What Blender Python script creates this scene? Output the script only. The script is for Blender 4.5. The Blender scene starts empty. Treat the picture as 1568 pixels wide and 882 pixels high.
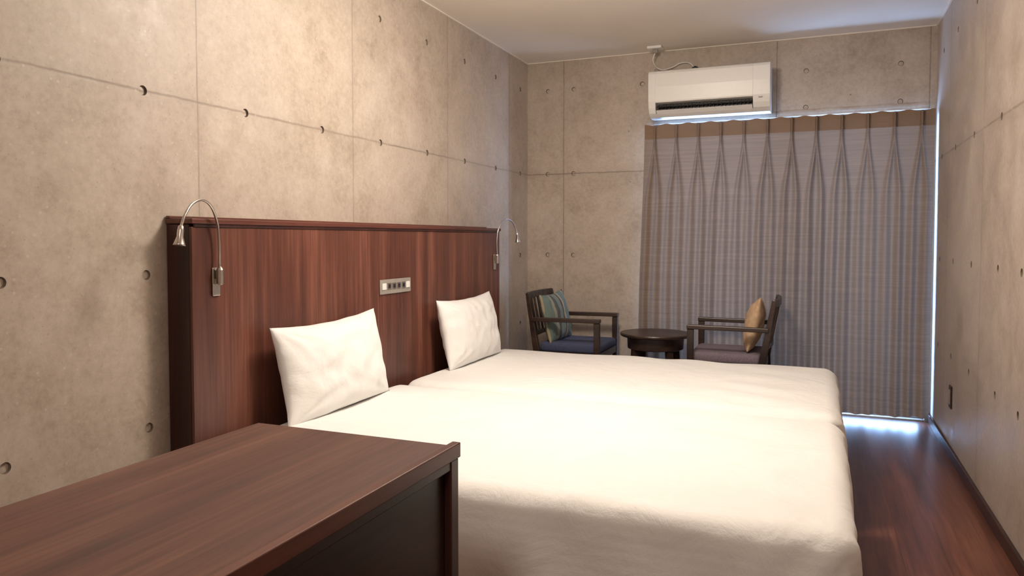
import bpy, bmesh, math, random
from mathutils import Vector, Matrix, noise
random.seed(4)
H = 1.165            # camera height
XL, XR, YB, YF, ZC = -2.074, 0.671, 5.37, -2.8, 2.5
D = bpy.data
col = bpy.context.scene.collection

# ------------------------------------------------------------------ materials
class NT:
    def __init__(s, name):
        s.m = D.materials.new(name); s.m.use_nodes = True
        s.t = s.m.node_tree; s.n = s.t.nodes; s.l = s.t.links
        s.b = s.n['Principled BSDF']; s.o = s.n['Material Output']
    def new(s, ty, **kw):
        n = s.n.new(ty)
        for k, v in kw.items(): setattr(n, k, v)
        return n
    def link(s, a, b): s.l.new(a, b)
    def setin(s, sock, v):
        if isinstance(v, bpy.types.NodeSocket): s.l.new(v, sock)
        else: sock.default_value = v
    def math(s, op, a, b=0.0, c=0.0, clamp=False):
        n = s.n.new('ShaderNodeMath'); n.operation = op; n.use_clamp = clamp
        s.setin(n.inputs[0], a); s.setin(n.inputs[1], b); s.setin(n.inputs[2], c)
        return n.outputs[0]
    def pos(s, obj=False):
        if obj:
            return s.n.new('ShaderNodeTexCoord').outputs['Object']
        return s.n.new('ShaderNodeNewGeometry').outputs['Position']
    def mapping(s, v, scale=(1,1,1), loc=(0,0,0), rot=(0,0,0)):
        n = s.n.new('ShaderNodeMapping'); s.l.new(v, n.inputs['Vector'])
        n.inputs['Scale'].default_value = scale; n.inputs['Location'].default_value = loc
        n.inputs['Rotation'].default_value = rot
        return n.outputs[0]
    def noise(s, v, scale, detail=4, rough=.5, dist=0.0):
        n = s.n.new('ShaderNodeTexNoise'); s.l.new(v, n.inputs['Vector'])
        n.inputs['Scale'].default_value = scale; n.inputs['Detail'].default_value = detail
        n.inputs['Roughness'].default_value = rough; n.inputs['Distortion'].default_value = dist
        return n.outputs['Fac']
    def ramp(s, f, stops):
        n = s.n.new('ShaderNodeValToRGB'); s.l.new(f, n.inputs[0])
        e = n.color_ramp.elements
        while len(e) < len(stops): e.new(.5)
        for i, (p, c) in enumerate(stops):
            e[i].position = p; e[i].color = (*c, 1) if len(c) == 3 else c
        return n.outputs[0]
    def mix(s, f, a, b, blend='MIX'):
        n = s.n.new('ShaderNodeMix'); n.data_type = 'RGBA'; n.blend_type = blend
        s.setin(n.inputs[0], f)
        for i, v in ((6, a), (7, b)):
            if isinstance(v, tuple) and len(v) == 3: v = (*v, 1)
            s.setin(n.inputs[i], v)
        return n.outputs[2]
    def bump(s, h, strength=.3, dist=.01):
        n = s.n.new('ShaderNodeBump'); s.l.new(h, n.inputs['Height'])
        n.inputs['Strength'].default_value = strength; n.inputs['Distance'].default_value = dist
        s.l.new(n.outputs[0], s.b.inputs['Normal'])

def simple(name, c, rough=.5, metal=0, nz=.06, scale=30, bump=0.0, spec=None):
    k = NT(name); p = k.pos(True)
    f = k.noise(p, scale, 4)
    c0 = tuple(max(0, x*(1-nz)) for x in c); c1 = tuple(min(1, x*(1+nz)) for x in c)
    k.link(k.ramp(f, [(.3, c0), (.7, c1)]), k.b.inputs['Base Color'])
    k.b.inputs['Roughness'].default_value = rough; k.b.inputs['Metallic'].default_value = metal
    if spec is not None: k.b.inputs['Specular IOR Level'].default_value = spec
    if bump: k.bump(f, bump, .005)
    return k.m

def concrete(name, axis, joints, zj=1.656, period=.97, tint=(1,1,1), js=.85):
    k = NT(name); p = k.pos()
    sep = k.new('ShaderNodeSeparateXYZ'); k.link(p, sep.inputs[0])
    a = sep.outputs[axis]; z = sep.outputs[2]
    wob = k.math('MULTIPLY', k.math('SUBTRACT', k.noise(p, 9, 4, .6), .5), .012)
    a2 = k.math('ADD', a, k.math('MULTIPLY', wob, .4)); z2 = k.math('ADD', z, wob)
    def line(v, j, w):
        d = k.math('ABSOLUTE', k.math('SUBTRACT', v, j))
        return k.math('SUBTRACT', 1.0, k.math('DIVIDE', d, w), clamp=True)
    mz = line(z2, zj, .007); ma = None; soft = line(z, zj, .06)
    for j in joints:
        l_ = line(a2, j, .005)
        ma = l_ if ma is None else k.math('MAXIMUM', ma, l_)
        soft = k.math('MAXIMUM', soft, line(a, j, .035))
    m = k.math('MAXIMUM', mz, ma)
    pa = k.math('FLOOR', k.math('DIVIDE', k.math('SUBTRACT', a, joints[0]), period))
    pz = k.math('FLOOR', k.math('DIVIDE', k.math('SUBTRACT', z, zj), 4.0))
    cmb = k.new('ShaderNodeCombineXYZ'); k.link(pa, cmb.inputs[0]); k.link(pz, cmb.inputs[1])
    wn = k.new('ShaderNodeTexWhiteNoise'); k.link(cmb.outputs[0], wn.inputs[0])
    n1 = k.noise(p, 1.5, 6, .62, .4); n2 = k.noise(p, 7, 8, .68, .3); n3 = k.noise(p, 45, 7, .75)
    f = k.math('ADD', k.math('MULTIPLY', n1, .34), k.math('MULTIPLY', n2, .34))
    f = k.math('ADD', f, k.math('MULTIPLY', n3, .32))
    f = k.math('ADD', f, k.math('MULTIPLY', k.math('SUBTRACT', wn.outputs[0], .5), .05))
    T = lambda c: tuple(x*t for x, t in zip(c, tint))
    c = k.ramp(f, [(.36, T((.325,.262,.208))), (.45, T((.415,.345,.282))), (.54, T((.490,.420,.352))), (.65, T((.575,.510,.440)))])
    c = k.mix(k.math('MULTIPLY', soft, k.math('MULTIPLY', n2, .26)), c, T((.28,.225,.18)))
    jn = k.math('MULTIPLY', m, k.math('MULTIPLY', k.noise(p, 4, 4, .6), js*1.25), clamp=True)
    c = k.mix(jn, c, T((.17,.13,.10)))
    v = k.new('ShaderNodeTexVoronoi'); k.link(p, v.inputs['Vector']); v.inputs['Scale'].default_value = 11
    s3 = k.new('ShaderNodeSeparateColor'); k.link(v.outputs['Color'], s3.inputs[0])
    dd = k.math('ADD', v.outputs['Distance'], k.math('MULTIPLY', k.math('SUBTRACT', n3, .5), .16))
    pit = k.math('MULTIPLY', k.math('LESS_THAN', dd, .06), k.math('GREATER_THAN', s3.outputs[0], .80))
    v2 = k.new('ShaderNodeTexVoronoi'); k.link(p, v2.inputs['Vector']); v2.inputs['Scale'].default_value = 48
    s4 = k.new('ShaderNodeSeparateColor'); k.link(v2.outputs['Color'], s4.inputs[0])
    pit2 = k.math('MULTIPLY', k.math('LESS_THAN', v2.outputs['Distance'], .14), k.math('GREATER_THAN', s4.outputs[1], .6))
    pit3 = k.math('MULTIPLY', k.math('LESS_THAN', v2.outputs['Distance'], .22), k.math('LESS_THAN', s4.outputs[1], .12))
    c = k.mix(k.math('MULTIPLY', pit, .7), c, T((.12,.09,.07)))
    c = k.mix(k.math('MULTIPLY', pit2, .28), c, T((.22,.17,.13)))
    c = k.mix(k.math('MULTIPLY', pit3, .30), c, T((.66,.60,.53)))
    k.link(c, k.b.inputs['Base Color'])
    k.link(k.ramp(n2, [(.3, (.40,)*3), (.7, (.60,)*3)]), k.b.inputs['Roughness'])
    h = k.math('SUBTRACT', k.math('ADD', k.math('MULTIPLY', n2, .25), k.math('MULTIPLY', n3, .16)), k.math('ADD', k.math('MULTIPLY', m, .25), k.math('ADD', pit, k.math('MULTIPLY', pit2, .4))))
    k.bump(h, .45, .003)
    return k.m

def wood(name, grain=2, dark=(.050,.014,.010), mid=(.115,.034,.022), light=(.20,.066,.042), rough=.32, s=1.0, across=9, obj=False):
    k = NT(name); p = k.pos(obj)
    sc = [across*s]*3; sc[grain] = .55*s
    f1 = k.noise(k.mapping(p, tuple(sc)), 1.0, 5, .55, .3)
    sc = [across*9*s]*3; sc[grain] = 2.5*s
    f2 = k.noise(k.mapping(p, tuple(sc)), 1.0, 6, .65, .2)
    f = k.math('ADD', k.math('MULTIPLY', f1, .62), k.math('MULTIPLY', f2, .38))
    c = k.ramp(f, [(.36, dark), (.5, mid), (.63, light)])
    k.link(c, k.b.inputs['Base Color'])
    k.b.inputs['Roughness'].default_value = rough
    k.bump(f2, .06, .002)
    return k.m

M = {}
M['conL'] = concrete('concrete_left', 1, [1.106, 2.076, 3.046, 4.036, 5.005, .136, -.834])
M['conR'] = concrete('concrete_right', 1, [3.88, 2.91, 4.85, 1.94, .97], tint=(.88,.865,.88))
M['conB'] = concrete('concrete_back', 0, [-1.782, -.276, .632], js=1.3)
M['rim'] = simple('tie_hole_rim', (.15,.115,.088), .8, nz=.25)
M['wood_v'] = wood('headboard_wood', 2, (.060,.020,.014), (.125,.044,.029), (.225,.087,.057), .36)
M['wood_v_dark'] = wood('headboard_wood_dark', 2, (.020,.008,.007), (.045,.014,.011), (.075,.024,.018), .35)
M['wood_y'] = wood('cabinet_wood', 1, (.045,.019,.014), (.108,.043,.030), (.190,.083,.057), .42)
M['wood_y_red'] = wood('cap_wood', 1, (.065,.020,.014), (.125,.041,.028), (.17,.062,.042), .34)
M['wood_dark'] = wood('cabinet_wood_dark', 1, (.012,.006,.005), (.028,.011,.008), (.045,.018,.013), .35)
M['chair_wood'] = wood('chair_wood', 0, (.016,.009,.007), (.034,.019,.014), (.06,.033,.024), .35, obj=True)
M['white_plastic'] = simple('white_plastic', (.80,.79,.77), .35, nz=.01)
M['black_plastic'] = simple('black_plastic', (.015,.015,.017), .45)
M['grey_plastic'] = simple('grey_plastic', (.30,.27,.24), .4)
M['metal'] = simple('brushed_nickel', (.62,.58,.54), .28, 1.0, .05, 80)
M['alu'] = simple('window_aluminium', (.45,.45,.46), .4, .8)
M['ceil'] = simple('ceiling_paint', (.82,.755,.675), .85, nz=.015, scale=3)
M['trim'] = simple('ceiling_trim_paint', (.80,.74,.66), .6, nz=.02)
M['seat_blue'] = simple('seat_fabric_blue', (.055,.065,.125), .9, nz=.3, scale=200, bump=.3)
M['seat_mauve'] = simple('seat_fabric_mauve', (.18,.145,.17), .9, nz=.3, scale=200, bump=.3)
M['mustard'] = simple('cushion_mustard', (.52,.36,.23), .9, nz=.15, scale=40, bump=.3)

def mk_sheet(name, bumpS=.25):
    k = NT(name); p = k.pos(True)
    sep = k.new('ShaderNodeSeparateXYZ'); k.link(p, sep.inputs[0])
    st = k.math('SINE', k.math('MULTIPLY', sep.outputs[2], 200))
    n = k.noise(p, 5, 5, .55, .6); nf = k.noise(p, 300, 2)
    k.link(k.ramp(n, [(.3, (.84,.83,.81)), (.7, (.87,.865,.855))]), k.b.inputs['Base Color'])
    k.b.inputs['Roughness'].default_value = .75
    k.b.inputs['Sheen Weight'].default_value = .15
    h = k.math('ADD', k.math('MULTIPLY', n, 1.0), k.math('MULTIPLY', nf, .03))
    h = k.math('ADD', h, k.math('MULTIPLY', st, .012))
    k.bump(h, bumpS, .04)
    return k.m
M['sheet'] = mk_sheet('white_bed_sheet', .32)
M['pcase'] = mk_sheet('white_pillowcase', .32)

def mk_stripe():
    k = NT('cushion_teal_stripe'); p = k.pos(True)
    sep = k.new('ShaderNodeSeparateXYZ'); k.link(p, sep.inputs[0])
    f = k.math('FRACT', k.math('MULTIPLY', k.math('ADD', sep.outputs[0], 1.0), 4.2))
    c = k.new('ShaderNodeValToRGB'); k.link(f, c.inputs[0]); c.color_ramp.interpolation = 'CONSTANT'
    st = [(0,(.17,.20,.165)),(.28,(.07,.05,.04)),(.36,(.33,.27,.17)),(.46,(.13,.175,.155)),(.75,(.25,.24,.17)),(.86,(.08,.085,.085))]
    e = c.color_ramp.elements
    while len(e) < len(st): e.new(.5)
    for i,(q,cc) in enumerate(st): e[i].position = q; e[i].color = (*cc,1)
    k.link(c.outputs[0], k.b.inputs['Base Color']); k.b.inputs['Roughness'].default_value = .9
    k.bump(k.noise(p, 250, 2), .3, .003)
    return k.m
M['stripe'] = mk_stripe()

def mk_floor():
    k = NT('floor_wood'); p = k.pos()
    q = k.mapping(p, (1,1,1), (0,0,0), (0,0,math.pi/2))
    b = k.new('ShaderNodeTexBrick'); k.link(q, b.inputs['Vector'])
    b.inputs['Scale'].default_value = 1; b.inputs['Brick Width'].default_value = 1.2
    b.inputs['Row Height'].default_value = .15; b.inputs['Mortar Size'].default_value = .0012
    b.inputs['Mortar Smooth'].default_value = .1; b.inputs['Bias'].default_value = 0
    b.inputs['Color1'].default_value = (.75,.75,.75,1); b.inputs['Color2'].default_value = (1,1,1,1)
    b.inputs['Mortar'].default_value = (.25,.25,.25,1); b.offset = .37
    f1 = k.noise(k.mapping(p, (12,.7,12)), 1, 5, .6, .3); f2 = k.noise(k.mapping(p, (90,3,90)), 1, 5, .6)
    f = k.math('ADD', k.math('MULTIPLY', f1, .6), k.math('MULTIPLY', f2, .4))
    c = k.ramp(f, [(.36,(.065,.022,.013)),(.5,(.135,.046,.027)),(.64,(.215,.082,.050))])
    k.link(k.mix(.75, c, b.outputs['Color'], 'MULTIPLY'), k.b.inputs['Base Color'])
    k.b.inputs['Roughness'].default_value = .30
    k.bump(k.math('SUBTRACT', k.math('MULTIPLY', f2, .1), b.outputs['Fac']), .15, .002)
    return k.m
M['floor'] = mk_floor()

def mk_curtain():
    k = NT('curtain_fabric'); p = k.pos()
    sep = k.new('ShaderNodeSeparateXYZ'); k.link(p, sep.inputs[0])
    f1 = k.noise(k.mapping(p, (2.5, 2.5, 75)), 1, 3, .6)
    c = k.ramp(f1, [(.32,(.218,.165,.130)),(.5,(.240,.184,.146)),(.68,(.272,.211,.170))])
    hd = k.math('GREATER_THAN', sep.outputs[2], 1.868)
    c = k.mix(k.math('MULTIPLY', hd, .8), c, (.235,.150,.092))
    k.link(c, k.b.inputs['Base Color']); k.b.inputs['Roughness'].default_value = .85
    k.b.inputs['Specular IOR Level'].default_value = .25
    tr = k.new('ShaderNodeBsdfTranslucent'); k.link(k.mix(.8, c, (.74,.47,.32)), tr.inputs[0])
    mx = k.new('ShaderNodeMixShader')
    k.link(k.math('MULTIPLY', k.math('SUBTRACT', 1.0, k.math('MULTIPLY', hd, .8)), .026), mx.inputs[0])
    k.link(k.b.outputs[0], mx.inputs[1]); k.link(tr.outputs[0], mx.inputs[2]); k.link(mx.outputs[0], k.o.inputs[0])
    return k.m
M['curtain'] = mk_curtain()

def mk_glass():
    k = NT('window_glass_mat')
    t = k.new('ShaderNodeBsdfTransparent'); g = k.new('ShaderNodeBsdfGlossy'); g.inputs['Roughness'].default_value = .02
    t.inputs[0].default_value = (.9,.95,.97,1)
    mx = k.new('ShaderNodeMixShader'); mx.inputs[0].default_value = .06
    k.link(t.outputs[0], mx.inputs[1]); k.link(g.outputs[0], mx.inputs[2]); k.link(mx.outputs[0], k.o.inputs[0])
    return k.m
M['glass'] = mk_glass()
M['diff'] = simple('lamp_housing_white', (.85,.84,.82), .5, nz=.01)

# ------------------------------------------------------------------ helpers
def empty(name, loc=(0,0,0), rz=0):
    e = D.objects.new(name, None); e.empty_display_size = .1
    e.location = loc; e.rotation_euler = (0,0,rz); col.objects.link(e); return e
def obj(name, me, mat=None, parent=None, local=False, smooth=False):
    o = D.objects.new(name, me); col.objects.link(o)
    if mat is not None:
        for mm in (mat if isinstance(mat, (list, tuple)) else [mat]): me.materials.append(mm)
    if smooth:
        for f in me.polygons: f.use_smooth = True
    if parent is not None:
        o.parent = parent
        if not local: o.matrix_parent_inverse = Matrix.Translation(parent.location).inverted()
    return o
def from_bm(name, bm, *a, recalc=True, **k):
    if recalc: bmesh.ops.recalc_face_normals(bm, faces=bm.faces)
    me = D.meshes.new(name); bm.to_mesh(me); bm.free()
    return obj(name, me, *a, **k)
def addbox(bm, lo, hi):
    vs = [bm.verts.new((x,y,z)) for x in (lo[0],hi[0]) for y in (lo[1],hi[1]) for z in (lo[2],hi[2])]
    for f in ((0,1,3,2),(4,6,7,5),(0,4,5,1),(2,3,7,6),(0,2,6,4),(1,5,7,3)):
        bm.faces.new([vs[i] for i in f])
def box(name, lo, hi, mat, parent=None, bev=0, local=False):
    bm = bmesh.new(); addbox(bm, lo, hi)
    o = from_bm(name, bm, mat, parent, local)
    if bev:
        b = o.modifiers.new('bev', 'BEVEL'); b.width = bev; b.segments = 3; b.limit_method = 'ANGLE'
    return o
def bar(bm, p0, p1, side, ws, wn, ws1=None, wn1=None):
    p0, p1, side = Vector(p0), Vector(p1), Vector(side).normalized()
    d = (p1-p0).normalized(); n = d.cross(side).normalized(); side = n.cross(d)
    ws1 = ws1 or ws; wn1 = wn1 or wn; vs = []
    for p, a, b in ((p0, ws, wn), (p1, ws1, wn1)):
        for sx, sy in ((-1,-1),(1,-1),(1,1),(-1,1)):
            vs.append(bm.verts.new(p + side*sx*a/2 + n*sy*b/2))
    for f in ((0,3,2,1),(4,5,6,7),(0,1,5,4),(1,2,6,5),(2,3,7,6),(3,0,4,7)):
        bm.faces.new([vs[i] for i in f])
def lathe(bm, prof, c=(0,0,0), n=48, axis='Z'):
    rings = []
    for r, z in prof:
        ring = []
        for i in range(n):
            a = 2*math.pi*i/n
            v = (r*math.cos(a), r*math.sin(a), z)
            if axis == 'X': v = (z, r*math.cos(a), r*math.sin(a))
            if axis == 'Y': v = (r*math.cos(a), z, r*math.sin(a))
            ring.append(bm.verts.new((v[0]+c[0], v[1]+c[1], v[2]+c[2])))
        rings.append(ring)
    for a, b in zip(rings, rings[1:]):
        for i in range(n): bm.faces.new((a[i], a[(i+1)%n], b[(i+1)%n], b[i]))
    bm.faces.new(rings[0][::-1]); bm.faces.new(rings[-1])
def tube(name, pts, r, mat, parent=None):
    cu = D.curves.new(name, 'CURVE'); cu.dimensions = '3D'; cu.bevel_depth = r; cu.bevel_resolution = 4
    sp = cu.splines.new('BEZIER'); sp.bezier_points.add(len(pts)-1)
    for b, p in zip(sp.bezier_points, pts):
        b.co = p; b.handle_left_type = b.handle_right_type = 'AUTO'
    sp.resolution_u = 16; cu.use_fill_caps = True
    o = D.objects.new(name, cu); col.objects.link(o); cu.materials.append(mat)
    bpy.context.view_layer.update()
    me = D.meshes.new_from_object(o.evaluated_get(bpy.context.evaluated_depsgraph_get()))
    D.objects.remove(o)
    o = obj(name, me, None, parent, smooth=True)
    if not me.materials: me.materials.append(mat)
    return o

def rounded(name, lo, hi, r, mat, parent, cuts=(60,60,16), wr=None, local=False):
    lo, hi = Vector(lo), Vector(hi); c = (lo+hi)/2; h = (hi-lo)/2
    bm = bmesh.new(); cache = {}
    def V(p):
        key = (round(p[0],5), round(p[1],5), round(p[2],5))
        if key not in cache: cache[key] = bm.verts.new(p)
        return cache[key]
    for ax in range(3):
        a, b = [i for i in range(3) if i != ax]
        for sgn in (-1, 1):
            for i in range(cuts[a]):
                for j in range(cuts[b]):
                    q = []
                    for di, dj in ((0,0),(1,0),(1,1),(0,1)):
                        p = [0,0,0]; p[ax] = sgn*h[ax]
                        for (dd, kk, cc) in ((di, a, i), (dj, b, j)):
                            t = (cc+dd)/cuts[kk]*2-1
                            t = math.copysign(1-(1-abs(t))**1.5, t)
                            p[kk] = t*h[kk]
                        q.append(V(p))
                    bm.faces.new(q)
    for v in bm.verts:
        p = v.co.copy(); q = Vector([max(-(h[i]-r), min(h[i]-r, p[i])) for i in range(3)])
        n = p-q
        if n.length > 1e-7: n.normalize(); p = q+n*r
        else: n = Vector((0,0,1))
        if wr: p = wr(p+c, n)-c
        v.co = p+c
    return from_bm(name, bm, mat, parent, local, smooth=True)

def pillow(name, W, Hh, T, mat, mtx, parent=None, seed=0, local=False, wr=.006):
    N = 64; bm = bmesh.new(); g = {}
    for side in (1, -1):
        for i in range(N+1):
            for j in range(N+1):
                u = i/N*2-1; v = j/N*2-1
                edge = i in (0, N) or j in (0, N)
                if edge and side == -1: g[side,i,j] = g[1,i,j]; continue
                a = max(0, 1-abs(u)**2.8)**.6; b = max(0, 1-abs(v)**2.8)**.6
                t = T/2*a*b
                ed = .012*noise.noise(Vector((u*4, v*4, seed)))
                cv_ = .11 if v > 0 else .02
                x = u*W/2*(1-.065*(1-v*v)+ed); y = v*Hh/2*(1-cv_*(1-u*u)+ed)
                nn = noise.noise(Vector((u*2.2+seed, v*2.2, side*3+seed)))*wr*2.2 + noise.noise(Vector((u*6+seed, v*3.5, side*7)))*wr*1.1
                cr = 0
                for cu, cv in ((-1,-1),(1,-1),(1,1),(-1,1)):
                    dx, dy = u-cu, v-cv; rr = math.hypot(dx, dy)
                    cr += math.sin(math.atan2(dy, dx)*13+seed+rr*2)*math.exp(-((rr-.38)/.28)**2)
                t += (nn+cr*wr*.6)*(a*b)
                g[side,i,j] = bm.verts.new((x, y, side*max(t, 0)))
    for side in (1,-1):
        for i in range(N):
            for j in range(N):
                f = [g[side,i,j], g[side,i+1,j], g[side,i+1,j+1], g[side,i,j+1]]
                if side == -1: f.reverse()
                bm.faces.new(f)
    o = from_bm(name, bm, mat, None, smooth=True)
    o.matrix_world = mtx
    if parent:
        o.parent = parent
        if not local: o.matrix_parent_inverse = Matrix.Translation(parent.location).inverted()
    return o

# wall slab with real shallow form-tie recesses (and an optional opening)
def wall(name, axis, face, out, a0, a1, mat, pts=(), opening=None, z0=-.1, z1=2.6, th=.15):
    S = .05; R = .0165; bm = bmesh.new()
    def P(a, z, d):
        return (face+out*d, a, z) if axis == 0 else (a, face+out*d, z)
    As = {a0, a1}; Zs = {z0, z1}
    for a, z in pts: As |= {round(a-S,4), round(a+S,4)}; Zs |= {round(z-S,4), round(z+S,4)}
    if opening: As |= {opening[0], opening[1]}; Zs |= {opening[2], opening[3]}
    As = sorted(x for x in As if a0 <= x <= a1); Zs = sorted(Zs)
    hs = {(round(a,4), round(z,4)) for a, z in pts}
    def quad(*ps, mi=0):
        f = bm.faces.new([bm.verts.new(p) for p in ps]); f.material_index = mi
    for A, B in zip(As, As[1:]):
        for C, E in zip(Zs, Zs[1:]):
            m = ((A+B)/2, (C+E)/2)
            if opening and opening[0] < m[0] < opening[1] and opening[2] < m[1] < opening[3]: continue
            hit = [h for h in hs if abs(h[0]-m[0]) < .002 and abs(h[1]-m[1]) < .002 and B-A < 2*S+.001 and E-C < 2*S+.001]
            quad(P(A,C,th), P(B,C,th), P(B,E,th), P(A,E,th))
            if not hit: quad(P(A,C,0), P(B,C,0), P(B,E,0), P(A,E,0)); continue
            n = 32
            for i in range(n):
                q = []
                for t in (i, i+1):
                    an = 2*math.pi*t/n; c, s = math.cos(an), math.sin(an); k = S/max(abs(c), abs(s))
                    q.append((c, s, k))
                (c0,s0,k0),(c1,s1,k1) = q; a, z = m
                quad(P(a+c0*k0,z+s0*k0,0), P(a+c1*k1,z+s1*k1,0), P(a+c1*R,z+s1*R,0), P(a+c0*R,z+s0*R,0))
                r2 = R*.82
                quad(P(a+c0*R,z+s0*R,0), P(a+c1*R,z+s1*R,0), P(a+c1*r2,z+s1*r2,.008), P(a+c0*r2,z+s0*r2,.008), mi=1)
                bm.faces.new([bm.verts.new(p) for p in (P(a,z,.007), P(a+c0*r2,z+s0*r2,.008), P(a+c1*r2,z+s1*r2,.008))])
    for (A,C),(B,E) in (((a0,z0),(a1,z0)),((a1,z0),(a1,z1)),((a1,z1),(a0,z1)),((a0,z1),(a0,z0))):
        quad(P(A,C,0), P(B,E,0), P(B,E,th), P(A,C,th))
    if opening:
        o0,o1,p0,p1 = opening
        for (A,C),(B,E) in (((o0,p0),(o1,p0)),((o1,p0),(o1,p1)),((o1,p1),(o0,p1)),((o0,p1),(o0,p0))):
            quad(P(A,C,0), P(B,E,0), P(B,E,th), P(A,C,th))
    bmesh.ops.remove_doubles(bm, verts=bm.verts, dist=1e-5)
    return from_bm(name, bm, [mat, M['rim']])

# ------------------------------------------------------------------ room shell
ROWS = [2.28, 1.656, 1.045, .531]
WX0, WX1, WZ0, WZ1 = -1.10, .640, .010, 1.985
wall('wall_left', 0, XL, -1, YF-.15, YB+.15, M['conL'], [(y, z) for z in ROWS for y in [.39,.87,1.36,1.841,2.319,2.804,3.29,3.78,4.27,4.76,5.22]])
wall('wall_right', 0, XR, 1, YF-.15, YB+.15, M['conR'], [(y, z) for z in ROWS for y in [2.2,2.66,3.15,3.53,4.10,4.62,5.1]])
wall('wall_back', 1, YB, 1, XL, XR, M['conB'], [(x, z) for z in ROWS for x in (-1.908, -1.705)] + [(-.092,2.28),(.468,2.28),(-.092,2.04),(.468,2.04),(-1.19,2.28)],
     (WX0, WX1, WZ0, WZ1))
wall('wall_front', 1, YF, -1, XL, XR, M['conB'])
box('floor', (XL, YF, -.1), (XR, YB, 0), M['floor'])
box('ceiling', (XL, YF, ZC), (XR, YB, ZC+.1), M['ceil'])
box('baseboard_right', (XR-.014, YF, 0), (XR, YB, .058), M['wood_dark'], bev=.003)
box('baseboard_left', (XL, YF, 0), (XL+.014, YB, .058), M['wood_dark'], bev=.003)
box('baseboard_back', (XL+.014, YB-.014, 0), (WX0-.02, YB, .058), M['wood_dark'], bev=.003)
for i,(lo,hi) in enumerate([((XL,YF,ZC-.006),(XL+.010,YB,ZC)), ((XR-.010,YF,ZC-.006),(XR,YB,ZC)), ((XL+.010,YB-.010,ZC-.006),(XR-.010,YB,ZC))]):
    box('trim_%d' % (i+1), lo, hi, M['trim'])
bm = bmesh.new(); n = 140
rows_ = []
for k_, (dy, z) in enumerate([(0, 2.028), (.003, 2.022), (.004, 2.010), (.003, 2.002), (0, 1.998)]):
    r = []
    for i in range(n+1):
        x = WX0-.05+(XR-WX0+.04)*i/n
        w_ = noise.noise(Vector((x*9, k_*2.2, 0)))*.007
        r.append(bm.verts.new((x, YB-dy*(1+w_*90) if dy else YB, z+w_)))
    rows_.append(r)
for a, b in zip(rows_, rows_[1:]):
    for i in range(n): bm.faces.new((a[i], a[i+1], b[i+1], b[i]))
from_bm('trim_4', bm, M['conB'], smooth=True)

win = empty('window_1', ((WX0+WX1)/2, YB+.08, WZ0))
for nm, lo, hi in [('frame_left', (WX0, YB+.05, WZ0), (WX0+.04, YB+.12, WZ1)), ('frame_right', (WX1-.03, YB+.05, WZ0), (WX1, YB+.12, WZ1)),
                   ('frame_top', (WX0+.04, YB+.05, WZ1-.03), (WX1-.03, YB+.12, WZ1)), ('sill', (WX0+.04, YB+.05, WZ0), (WX1-.03, YB+.12, WZ0+.03)),
                   ('meeting_stile', (-.26, YB+.06, .05), (-.20, YB+.11, WZ1-.04))]:
    box(nm, lo, hi, M['alu'], win, .003)
box('glass_pane', (WX0+.04, YB+.083, .04), (-.26, YB+.087, WZ1-.03), M['glass'], win)
box('glass_pane', (-.20, YB+.083, .04), (WX1-.03, YB+.087, WZ1-.03), M['glass'], win)

# ------------------------------------------------------------------ curtain
def sst(a, b, x):
    t = max(0, min(1, (x-a)/(b-a))); return t*t*(3-2*t)
cur = empty('curtain', (-.25, 5.25, 0))
NP = 12; ncx, ncz = 1100, 72; ZT, ZB = 1.965, .045
bm = bmesh.new(); g = []
amp = [random.uniform(.75, 1.2) for _ in range(NP+2)]
for j in range(ncz+1):
    row = []; h = (ZT-ZB)*(j/ncz)**1.15
    for i in range(ncx+1):
        s = i/ncx
        x0 = -1.150-.035*sst(0, 1.4, h); x1 = .656-.004*sst(0, 1, h)
        x = x0+(x1-x0)*s
        ph = NP*s; idx = min(int(ph), NP-1); f = ph-idx-.5
        f += .05*math.sin(idx*2.3+h*1.1)*sst(.2, 1.5, h)*(1-abs(2*f))
        # pinch at the header that opens into two neighbouring folds further down
        gg = .25*sst(.07, .55, h)
        wdt = .05+.07*sst(.05, .6, h)
        a = .030+.010*sst(.1, .9, h)
        e1 = math.exp(-((f-gg)/wdt)**2)*amp[idx]; e2 = math.exp(-((f+gg)/wdt)**2)*amp[-1-idx]
        r1 = max(e1, e2)+.35*min(e1, e2)
        r2 = (.5-.5*math.cos(4*math.pi*f))*(amp[idx] if f > 0 else amp[-1-idx])
        k_ = sst(.35, .9, h)
        r = r1*(1-k_)+r2*k_
        y = 5.276-a*r+.006*noise.noise(Vector((x*3, h*1.5, 0)))
        if h < .09:
            y += .004*math.cos(f*2*math.pi*14)*(abs(f) < .1)
        z = ZT-h-.006*math.cos(2*math.pi*f)*(1-sst(0, .1, h))
        if j == ncz: z += .020*noise.noise(Vector((x*6, 3, 0)))
        row.append(bm.verts.new((x, y, z)))
    g.append(row)
for a, b in zip(g, g[1:]):
    for i in range(ncx): bm.faces.new((a[i], a[i+1], b[i+1], b[i]))
from_bm('drape', bm, M['curtain'], cur, smooth=True)
box('curtain_rail', (-1.14, 5.29, 1.935), (.65, 5.315, 1.955), M['alu'], cur, .002)
bm = bmesh.new()
for i in range(10):
    x = -1.05+i*.185; addbox(bm, (x-.008, 5.315, 1.94), (x+.008, YB, 1.952))
from_bm('rail_brackets', bm, M['alu'], cur)

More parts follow.
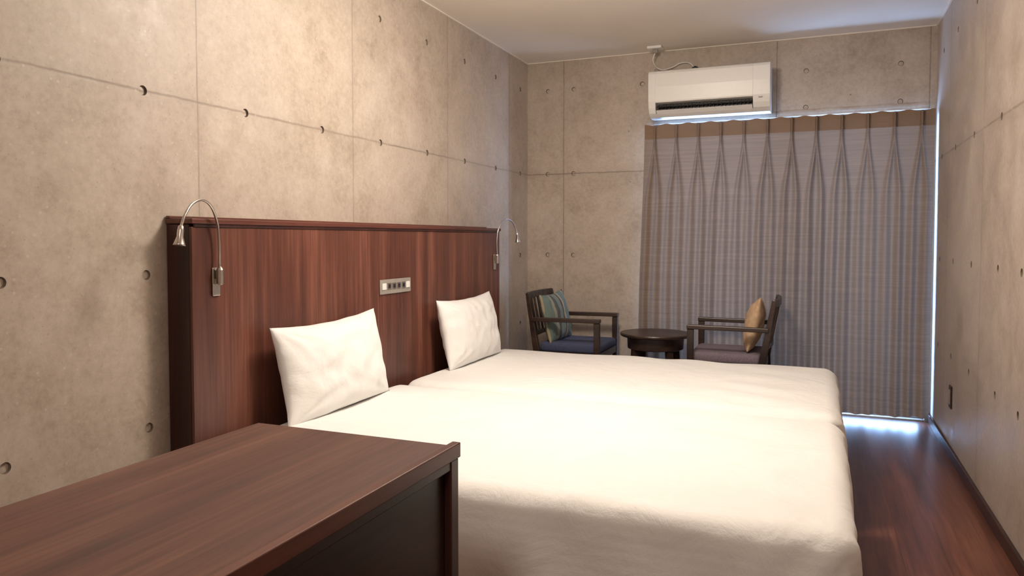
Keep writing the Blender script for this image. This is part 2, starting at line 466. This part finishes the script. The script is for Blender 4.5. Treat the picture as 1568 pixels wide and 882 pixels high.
# ------------------------------------------------------------------ headboard
HX, HY0, HY1, HZ = -1.960, 1.925, 4.56, 1.235
XW = XL+.003
hbp = empty('headboard', (-2.01, 3.24, 0))
box('core', (XW, HY0, 0), (HX-.012, HY1, HZ-.02), M['wood_v_dark'], hbp, .002)
box('front_panel', (HX-.012, HY0+.0, .01), (HX, HY1, HZ-.028), M['wood_v'], hbp, .003)
box('top_cap', (XW, HY0-.006, HZ-.018), (HX+.010, HY1+.006, HZ), M['wood_y_red'], hbp, .004)
box('cap_moulding', (HX-.004, HY0+.01, HZ-.029), (HX+.005, HY1-.01, HZ-.017), M['wood_v_dark'], hbp, .003)
box('rear_lip', (XW, HY0-.004, HZ), (XW+.018, HY1, HZ+.010), M['wood_y_red'], hbp, .003)

sw = empty('switch_panel', (HX, 3.233, .93))
box('plate', (HX+.0005, 3.088, .895), (HX+.007, 3.380, .967), M['grey_plastic'], sw, .003)
for i in range(6):
    y = 3.104+i*.045
    box('key', (HX+.006, y, .917), (HX+.011, y+.036, .949), M['white_plastic'] if i in (0, 5) else M['metal'], sw, .003)
    if i not in (0, 5): box('key_face', (HX+.0105, y+.010, .924), (HX+.0125, y+.026, .942), M['black_plastic'], sw, .001)

def reading_lamp(y, sg):
    e = empty('reading_lamp', (HX, y, .99))
    box('plate', (HX+.0005, y-.018, .965), (HX+.007, y+.018, 1.065), M['metal'], e, .003)
    bm = bmesh.new()
    lathe(bm, [(.010,-.03),(.0125,-.027),(.0125,.022),(.009,.03),(.005,.034)], (HX+.022, y, 1.035), 24)
    addbox(bm, (HX+.005, y-.007, 1.01), (HX+.022, y+.007, 1.025))
    from_bm('holder', bm, M['metal'], e, smooth=False)
    P = [(HX+.022, y, 1.06), (HX+.020, y+sg*.0, 1.16), (HX+.026, y+sg*.018, 1.235), (HX+.042, y+sg*.075, 1.290), (HX+.060, y+sg*.150, 1.285),
         (HX+.070, y+sg*.198, 1.243), (HX+.073, y+sg*.217, 1.208)]
    tube('gooseneck', P, .0046, M['metal'], e)
    bm = bmesh.new()
    lathe(bm, [(.004,.010),(.0085,.006),(.0105,-.008),(.0105,-.028),(.018,-.052),(.0195,-.056),(.018,-.056),(.009,-.042)], (0,0,0), 28)
    o = from_bm('lamp_head', bm, M['metal'], None, smooth=True)
    o.matrix_world = Matrix.Translation((HX+.074, y+sg*.220, 1.200)) @ Matrix.Rotation(math.radians(8*sg), 4, 'X')
    o.parent = e; o.matrix_parent_inverse = Matrix.Translation(e.location).inverted()
reading_lamp(2.03, -1)
reading_lamp(4.47, 1)

# ------------------------------------------------------------------ beds
BZ = .462
def bed(y0, y1, seed):
    e = empty('bed', (-.9, (y0+y1)/2, 0))
    x0, x1 = -1.905, .100
    def wr(p, n):
        q = p.copy()
        side = 1-abs(n.z)
        up = max(0, n.z)
        q.z += .007*noise.noise(Vector((p.x*2+seed, p.y*2, 0)))*up
        q.z += .004*math.sin(p.x*9+p.y*23+4*noise.noise(Vector((p.x*1.5, p.y*1.5, seed+5))))*up*max(0, noise.noise(Vector((p.x*1.7, p.y*1.7, seed+2))))*2
        # sheet slopes softly to the edges
        ed = min(p.y-y0, y1-p.y, x1-p.x)
        q.z -= .012*math.exp(-max(ed, 0)/.10)*up
        if n.z < .98:
            dn = (BZ-p.z)
            w = .014*noise.noise(Vector((p.x*5+seed, p.y*5, p.z*1.5)))*min(1, dn*8)
            w += .006*math.sin((p.x*.8+p.y)*19+p.z*9+seed+4*noise.noise(Vector((p.x*2, p.y*2, seed))))*min(1, dn*5)
            for cy in (y0, y1):
                dc = math.hypot(p.x-x1, p.y-cy)
                w += .016*math.exp(-(dc/.18)**2)*math.sin(dc*48+p.z*26)*min(1, dn*7)
            hv = Vector((n.x, n.y, 0))
            q += hv*(w*side + .018*min(1, dn*4)*side*0.6)
        return q
    rounded('mattress', (x0, y0, .13), (x1, y1, BZ+.006), .062, M['sheet'], e, (110, 70, 26), wr)
    box('bed_base', (x0+.03, y0+.04, .05), (x1-.04, y1-.04, .15), M['wood_dark'], e, .005)
    bm = bmesh.new()
    for xx in (x0+.12, x1-.16):
        for yy in (y0+.12, y1-.12): addbox(bm, (xx-.03, yy-.03, 0), (xx+.03, yy+.03, .05))
    from_bm('feet', bm, M['wood_dark'], e)
bed(1.905, 3.155, 0)
bed(3.205, 4.440, 9)

def pmat(cx, cy, cz, lean, twist=0, roll=0):
    base = Matrix(((0,0,1,0),(1,0,0,0),(0,1,0,0),(0,0,0,1)))
    return Matrix.Translation((cx, cy, cz)) @ Matrix.Rotation(twist, 4, 'Z') @ Matrix.Rotation(-lean, 4, 'Y') @ base @ Matrix.Rotation(roll, 4, 'Z')
pillow('pillow', .71, .385, .17, M['pcase'], pmat(-1.850, 2.580, BZ+.190, .20, 0, .02), seed=1, wr=.007)
pillow('pillow', .70, .385, .17, M['pcase'], pmat(-1.845, 3.875, BZ+.190, .20, 0, .01), seed=5, wr=.007)

# ------------------------------------------------------------------ cabinet in the foreground
CX0, CX1, CY0, CY1, CZ = -1.125, -.636, .25, 1.285, .765
cab = empty('storage_cabinet', ((CX0+CX1)/2, (CY0+CY1)/2, 0))
box('top', (CX0, CY0, CZ-.022), (CX1-.018, CY1, CZ), M['wood_y'], cab, .002)
box('back_rail', (CX1-.018, CY0, CZ-.022), (CX1, CY1+.004, CZ+.007), M['wood_y_red'], cab, .002)
box('side_left', (CX0+.005, CY0+.005, 0), (CX0+.025, CY1-.005, CZ-.022), M['wood_dark'], cab)
box('end_panel', (CX0+.025, CY1-.025, 0), (CX1-.018, CY1-.004, CZ-.022), M['wood_v_dark'], cab)
box('end_panel', (CX0+.025, CY0+.005, 0), (CX1-.018, CY0+.025, CZ-.022), M['wood_v_dark'], cab)
box('recessed_panel', (CX1-.030, CY0+.02, .05), (CX1-.018, CY1-.03, CZ-.04), M['wood_dark'], cab)
box('stile', (CX1-.018, CY1-.032, 0), (CX1-.002, CY1-.002, CZ-.022), M['wood_v_dark'], cab, .002)
box('stile', (CX1-.018, CY0+.002, 0), (CX1-.002, CY0+.032, CZ-.022), M['wood_v_dark'], cab, .002)
box('rail', (CX1-.018, CY0+.032, CZ-.040), (CX1-.004, CY1-.032, CZ-.022), M['wood_dark'], cab, .002)
box('rail', (CX1-.018, CY0+.032, 0), (CX1-.004, CY1-.032, .07), M['wood_dark'], cab, .002)

# ------------------------------------------------------------------ air conditioner
AX0, AX1, AZ = -1.095, -.305, 2.000
ac = empty('air_conditioner', ((AX0+AX1)/2, YB-.12, AZ))
full = [(0,.012),(.10,.0),(.165,.004),(.205,.028),(.226,.060),(.236,.105),(.242,.20),(.240,.290),(.232,.306),(.215,.313),(0,.315)]
notch = [(0,.012),(.10,.0),(.165,.004),(.198,.024),(.130,.040),(.130,.085),(.233,.096),(.236,.105),(.242,.20),(.240,.290),(.232,.306),(.215,.313),(0,.315)]
bm = bmesh.new()
def extr(prof, xa, xb):
    A = [bm.verts.new((xa, YB-.002-y, AZ+z)) for y, z in prof]; B = [bm.verts.new((xb, YB-.002-y, AZ+z)) for y, z in prof]
    for i in range(len(prof)):
        j = (i+1) % len(prof); bm.faces.new((A[i], A[j], B[j], B[i]))
    bm.faces.new(A); bm.faces.new(B[::-1])
extr(full, AX0, AX0+.048); extr(notch, AX0+.048, AX1-.105); extr(full, AX1-.105, AX1)
o = from_bm('casing', bm, M['white_plastic'], ac)
bv = o.modifiers.new('b', 'BEVEL'); bv.width = .0015; bv.segments = 2; bv.limit_method = 'ANGLE'; bv.angle_limit = .8
box('outlet_back', (AX0+.049, YB-.180, AZ+.043), (AX1-.106, YB-.134, AZ+.084), M['black_plastic'], ac)
bm = bmesh.new()
for i in range(26):
    x = AX0+.065+i*.0245; addbox(bm, (x, YB-.205, AZ+.046), (x+.002, YB-.18, AZ+.084))
from_bm('fins', bm, M['black_plastic'], ac)
bm = bmesh.new()
bar(bm, (AX0+.055, YB-.212, AZ+.070), (AX1-.112, YB-.212, AZ+.070), (0,.9,.4), .022, .003)
from_bm('vane', bm, M['black_plastic'], ac)
bm = bmesh.new()
bar(bm, (AX0+.052, YB-.207, AZ+.034), (AX1-.109, YB-.207, AZ+.034), (0,-.75,.62), .034, .004)
from_bm('flap', bm, M['white_plastic'], ac)
box('badge', (AX1-.07, YB-.2445, AZ+.085), (AX1-.045, YB-.232, AZ+.089), M['grey_plastic'], ac)
jb = empty('ceiling_junction_box', (-1.07, 5.24, ZC))
box('box', (-1.12, 5.19, ZC-.018), (-1.02, 5.27, ZC), M['white_plastic'], jb, .005)
box('plug', (-1.085, 5.215, ZC-.045), (-1.05, 5.245, ZC-.018), M['grey_plastic'], jb, .005)
tube('cable', [(-1.07,5.23,ZC-.04),(-1.09,5.26,ZC-.09),(-1.05,5.32,ZC-.14),(-.98,5.34,ZC-.13),(-.90,5.345,ZC-.10),(-.84,5.35,ZC-.115),(-.82,5.355,ZC-.16),(-.82,5.35,ZC-.183)], .004, M['white_plastic'], jb)
bm = bmesh.new(); lathe(bm, [(.026,0),(.026,-.02),(.018,-.022)], (-.815, YB, 2.345), 24, 'Y')
from_bm('cable_sleeve', bm, M['black_plastic'], jb)

# ------------------------------------------------------------------ armchairs
def armchair(loc, rz, seatmat, cushmat, tw):
    e = empty('armchair', loc, rz)
    bm = bmesh.new(); Y = (0,1,0)
    for s in (-1, 1):
        y = s*.238
        bar(bm, (.225, y, 0), (.225, y, .612), Y, .030, .034, .032, .040)
        bar(bm, (-.215, y, 0), (-.195, y, .42), Y, .030, .034, .032, .044)
        bar(bm, (-.195, y, .41), (-.262, y, .800), Y, .032, .044, .026, .026)
        bar(bm, (-.232, y, .622), (.247, y, .626), Y, .048, .026)
        bar(bm, (-.20, y, .385), (.21, y, .385), Y, .024, .05)
        bar(bm, (-.205, y, .19), (.215, y, .19), Y, .018, .024)
    X = (1,0,0)
    bar(bm, (.225,-.23,.385), (.225,.23,.385), X, .024, .05); bar(bm, (-.195,-.23,.385), (-.195,.23,.385), X, .024, .05)
    for z, xb, w in ((.782,-.259,.045), (.52,-.214,.03)):
        pts = [(xb-.022*(1-(t/3)**2), t/3*.238, z) for t in (-3,-2,-1,0,1,2,3)]
        for a, b in zip(pts, pts[1:]): bar(bm, a, b, (0,0,1), w, .022)
    for t in (-2,-1,0,1,2):
        y = t*.075; k = 1-(t/3.2)**2
        bar(bm, (-.214-.02*k, y, .52), (-.259-.02*k, y, .77), Y, .028, .012)
    o = from_bm('frame', bm, M['chair_wood'], e, local=True)
    b = o.modifiers.new('b', 'BEVEL'); b.width = .004; b.segments = 2
    rounded('seat_cushion', (-.185,-.218,.40), (.240,.218,.468), .025, seatmat, e, (20,20,8), None, True)
    base = Matrix(((0,0,1,0),(1,0,0,0),(0,1,0,0),(0,0,0,1)))
    mt = Matrix.Translation((-.130, -.03, .632)) @ Matrix.Rotation(tw, 4, 'Z') @ Matrix.Rotation(-.22, 4, 'Y') @ base @ Matrix.Rotation(.05, 4, 'Z')
    pillow('throw_cushion', .38, .34, .11, cushmat, mt, e, 3, True, .004)
armchair((-1.560, 4.960, 0), 0, M['seat_blue'], M['stripe'], -.10)
armchair((-.498, 4.900, 0), math.pi, M['seat_mauve'], M['mustard'], .05)

tb = empty('round_side_table', (-.993, 4.93, 0))
bm = bmesh.new()
lathe(bm, [(.200,.520),(.222,.522),(.230,.528),(.232,.538),(.228,.545),(.05,.546)], (0,0,0), 64)
from_bm('top', bm, M['chair_wood'], tb, local=True)
bm = bmesh.new(); lathe(bm, [(.175,.440),(.182,.444),(.186,.520),(.10,.521)], (0,0,0), 64)
from_bm('apron', bm, M['chair_wood'], tb, local=True)
bm = bmesh.new()
for k_ in range(4):
    a = math.pi/4+k_*math.pi/2
    bar(bm, (.20*math.cos(a), .20*math.sin(a), 0), (.155*math.cos(a), .155*math.sin(a), .46), (-math.sin(a), math.cos(a), 0), .030, .026, .04, .036)
lathe(bm, [(.12,.15),(.165,.152),(.165,.166),(.12,.168)], (0,0,0), 48)
from_bm('legs', bm, M['chair_wood'], tb, local=True)

so = empty('wall_socket', (XR, 4.58, .32))
box('plate', (XR-.008, 4.545, .258), (XR, 4.615, .378), M['chair_wood'], so, .003)
box('insert', (XR-.011, 4.562, .280), (XR-.007, 4.598, .356), M['grey_plastic'], so, .002)

# ------------------------------------------------------------------ lights
def lamp(name, loc, size, watts, pw, color):
    e = empty(name, (loc[0], loc[1], ZC))
    bm = bmesh.new(); lathe(bm, [(size/2+.03,-.045),(size/2+.035,-.02),(size/2+.035,0)], (loc[0], loc[1], ZC), 48)
    from_bm('housing', bm, M['diff'], e)
    l = D.lights.new(name+'_light', 'AREA'); l.shape = 'DISK'; l.size = size; l.energy = watts; l.color = color
    l2 = D.lights.new(name+'_glow', 'POINT'); l2.shadow_soft_size = .15; l2.energy = pw; l2.color = color
    for nm, ll, z in (('bulb', l, ZC-.05), ('globe', l2, ZC-.22)):
        o = D.objects.new(nm, ll); col.objects.link(o); o.location = (loc[0], loc[1], z)
        o.parent = e; o.matrix_parent_inverse = Matrix.Translation(e.location).inverted()
WARM = (1, .880, .755)
lamp('ceiling_light', (-.85, 2.80), .60, 25, 54, WARM)
lamp('ceiling_light', (-.25, -.9), .60, 28, 15, WARM)
l = D.lights.new('daylight', 'AREA'); l.shape = 'RECTANGLE'; l.size = 1.9; l.size_y = 2.2; l.energy = 380; l.color = (.38, .58, 1)
o = D.objects.new('daylight', l); col.objects.link(o); o.location = (-.2, 5.95, 1.1); o.rotation_euler = (math.radians(-90), 0, 0)

w = D.worlds.new('World'); bpy.context.scene.world = w; w.use_nodes = True
sk = w.node_tree.nodes.new('ShaderNodeTexSky'); sk.sky_type = 'PREETHAM'
w.node_tree.links.new(sk.outputs[0], w.node_tree.nodes['Background'].inputs[0])
w.node_tree.nodes['Background'].inputs[1].default_value = .6

# ------------------------------------------------------------------ camera
cd = D.cameras.new('camera'); cam = D.objects.new('camera', cd); col.objects.link(cam)
cd.sensor_width = 36; cd.lens = 36*1144/1568; cd.shift_y = -31/1568; cd.clip_start = .02
cam.location = (0, 0, H)
cam.rotation_euler = (math.radians(90-2.2), 0, math.radians(22.3))
sc = bpy.context.scene; sc.camera = cam
sc.view_settings.view_transform = 'Standard'
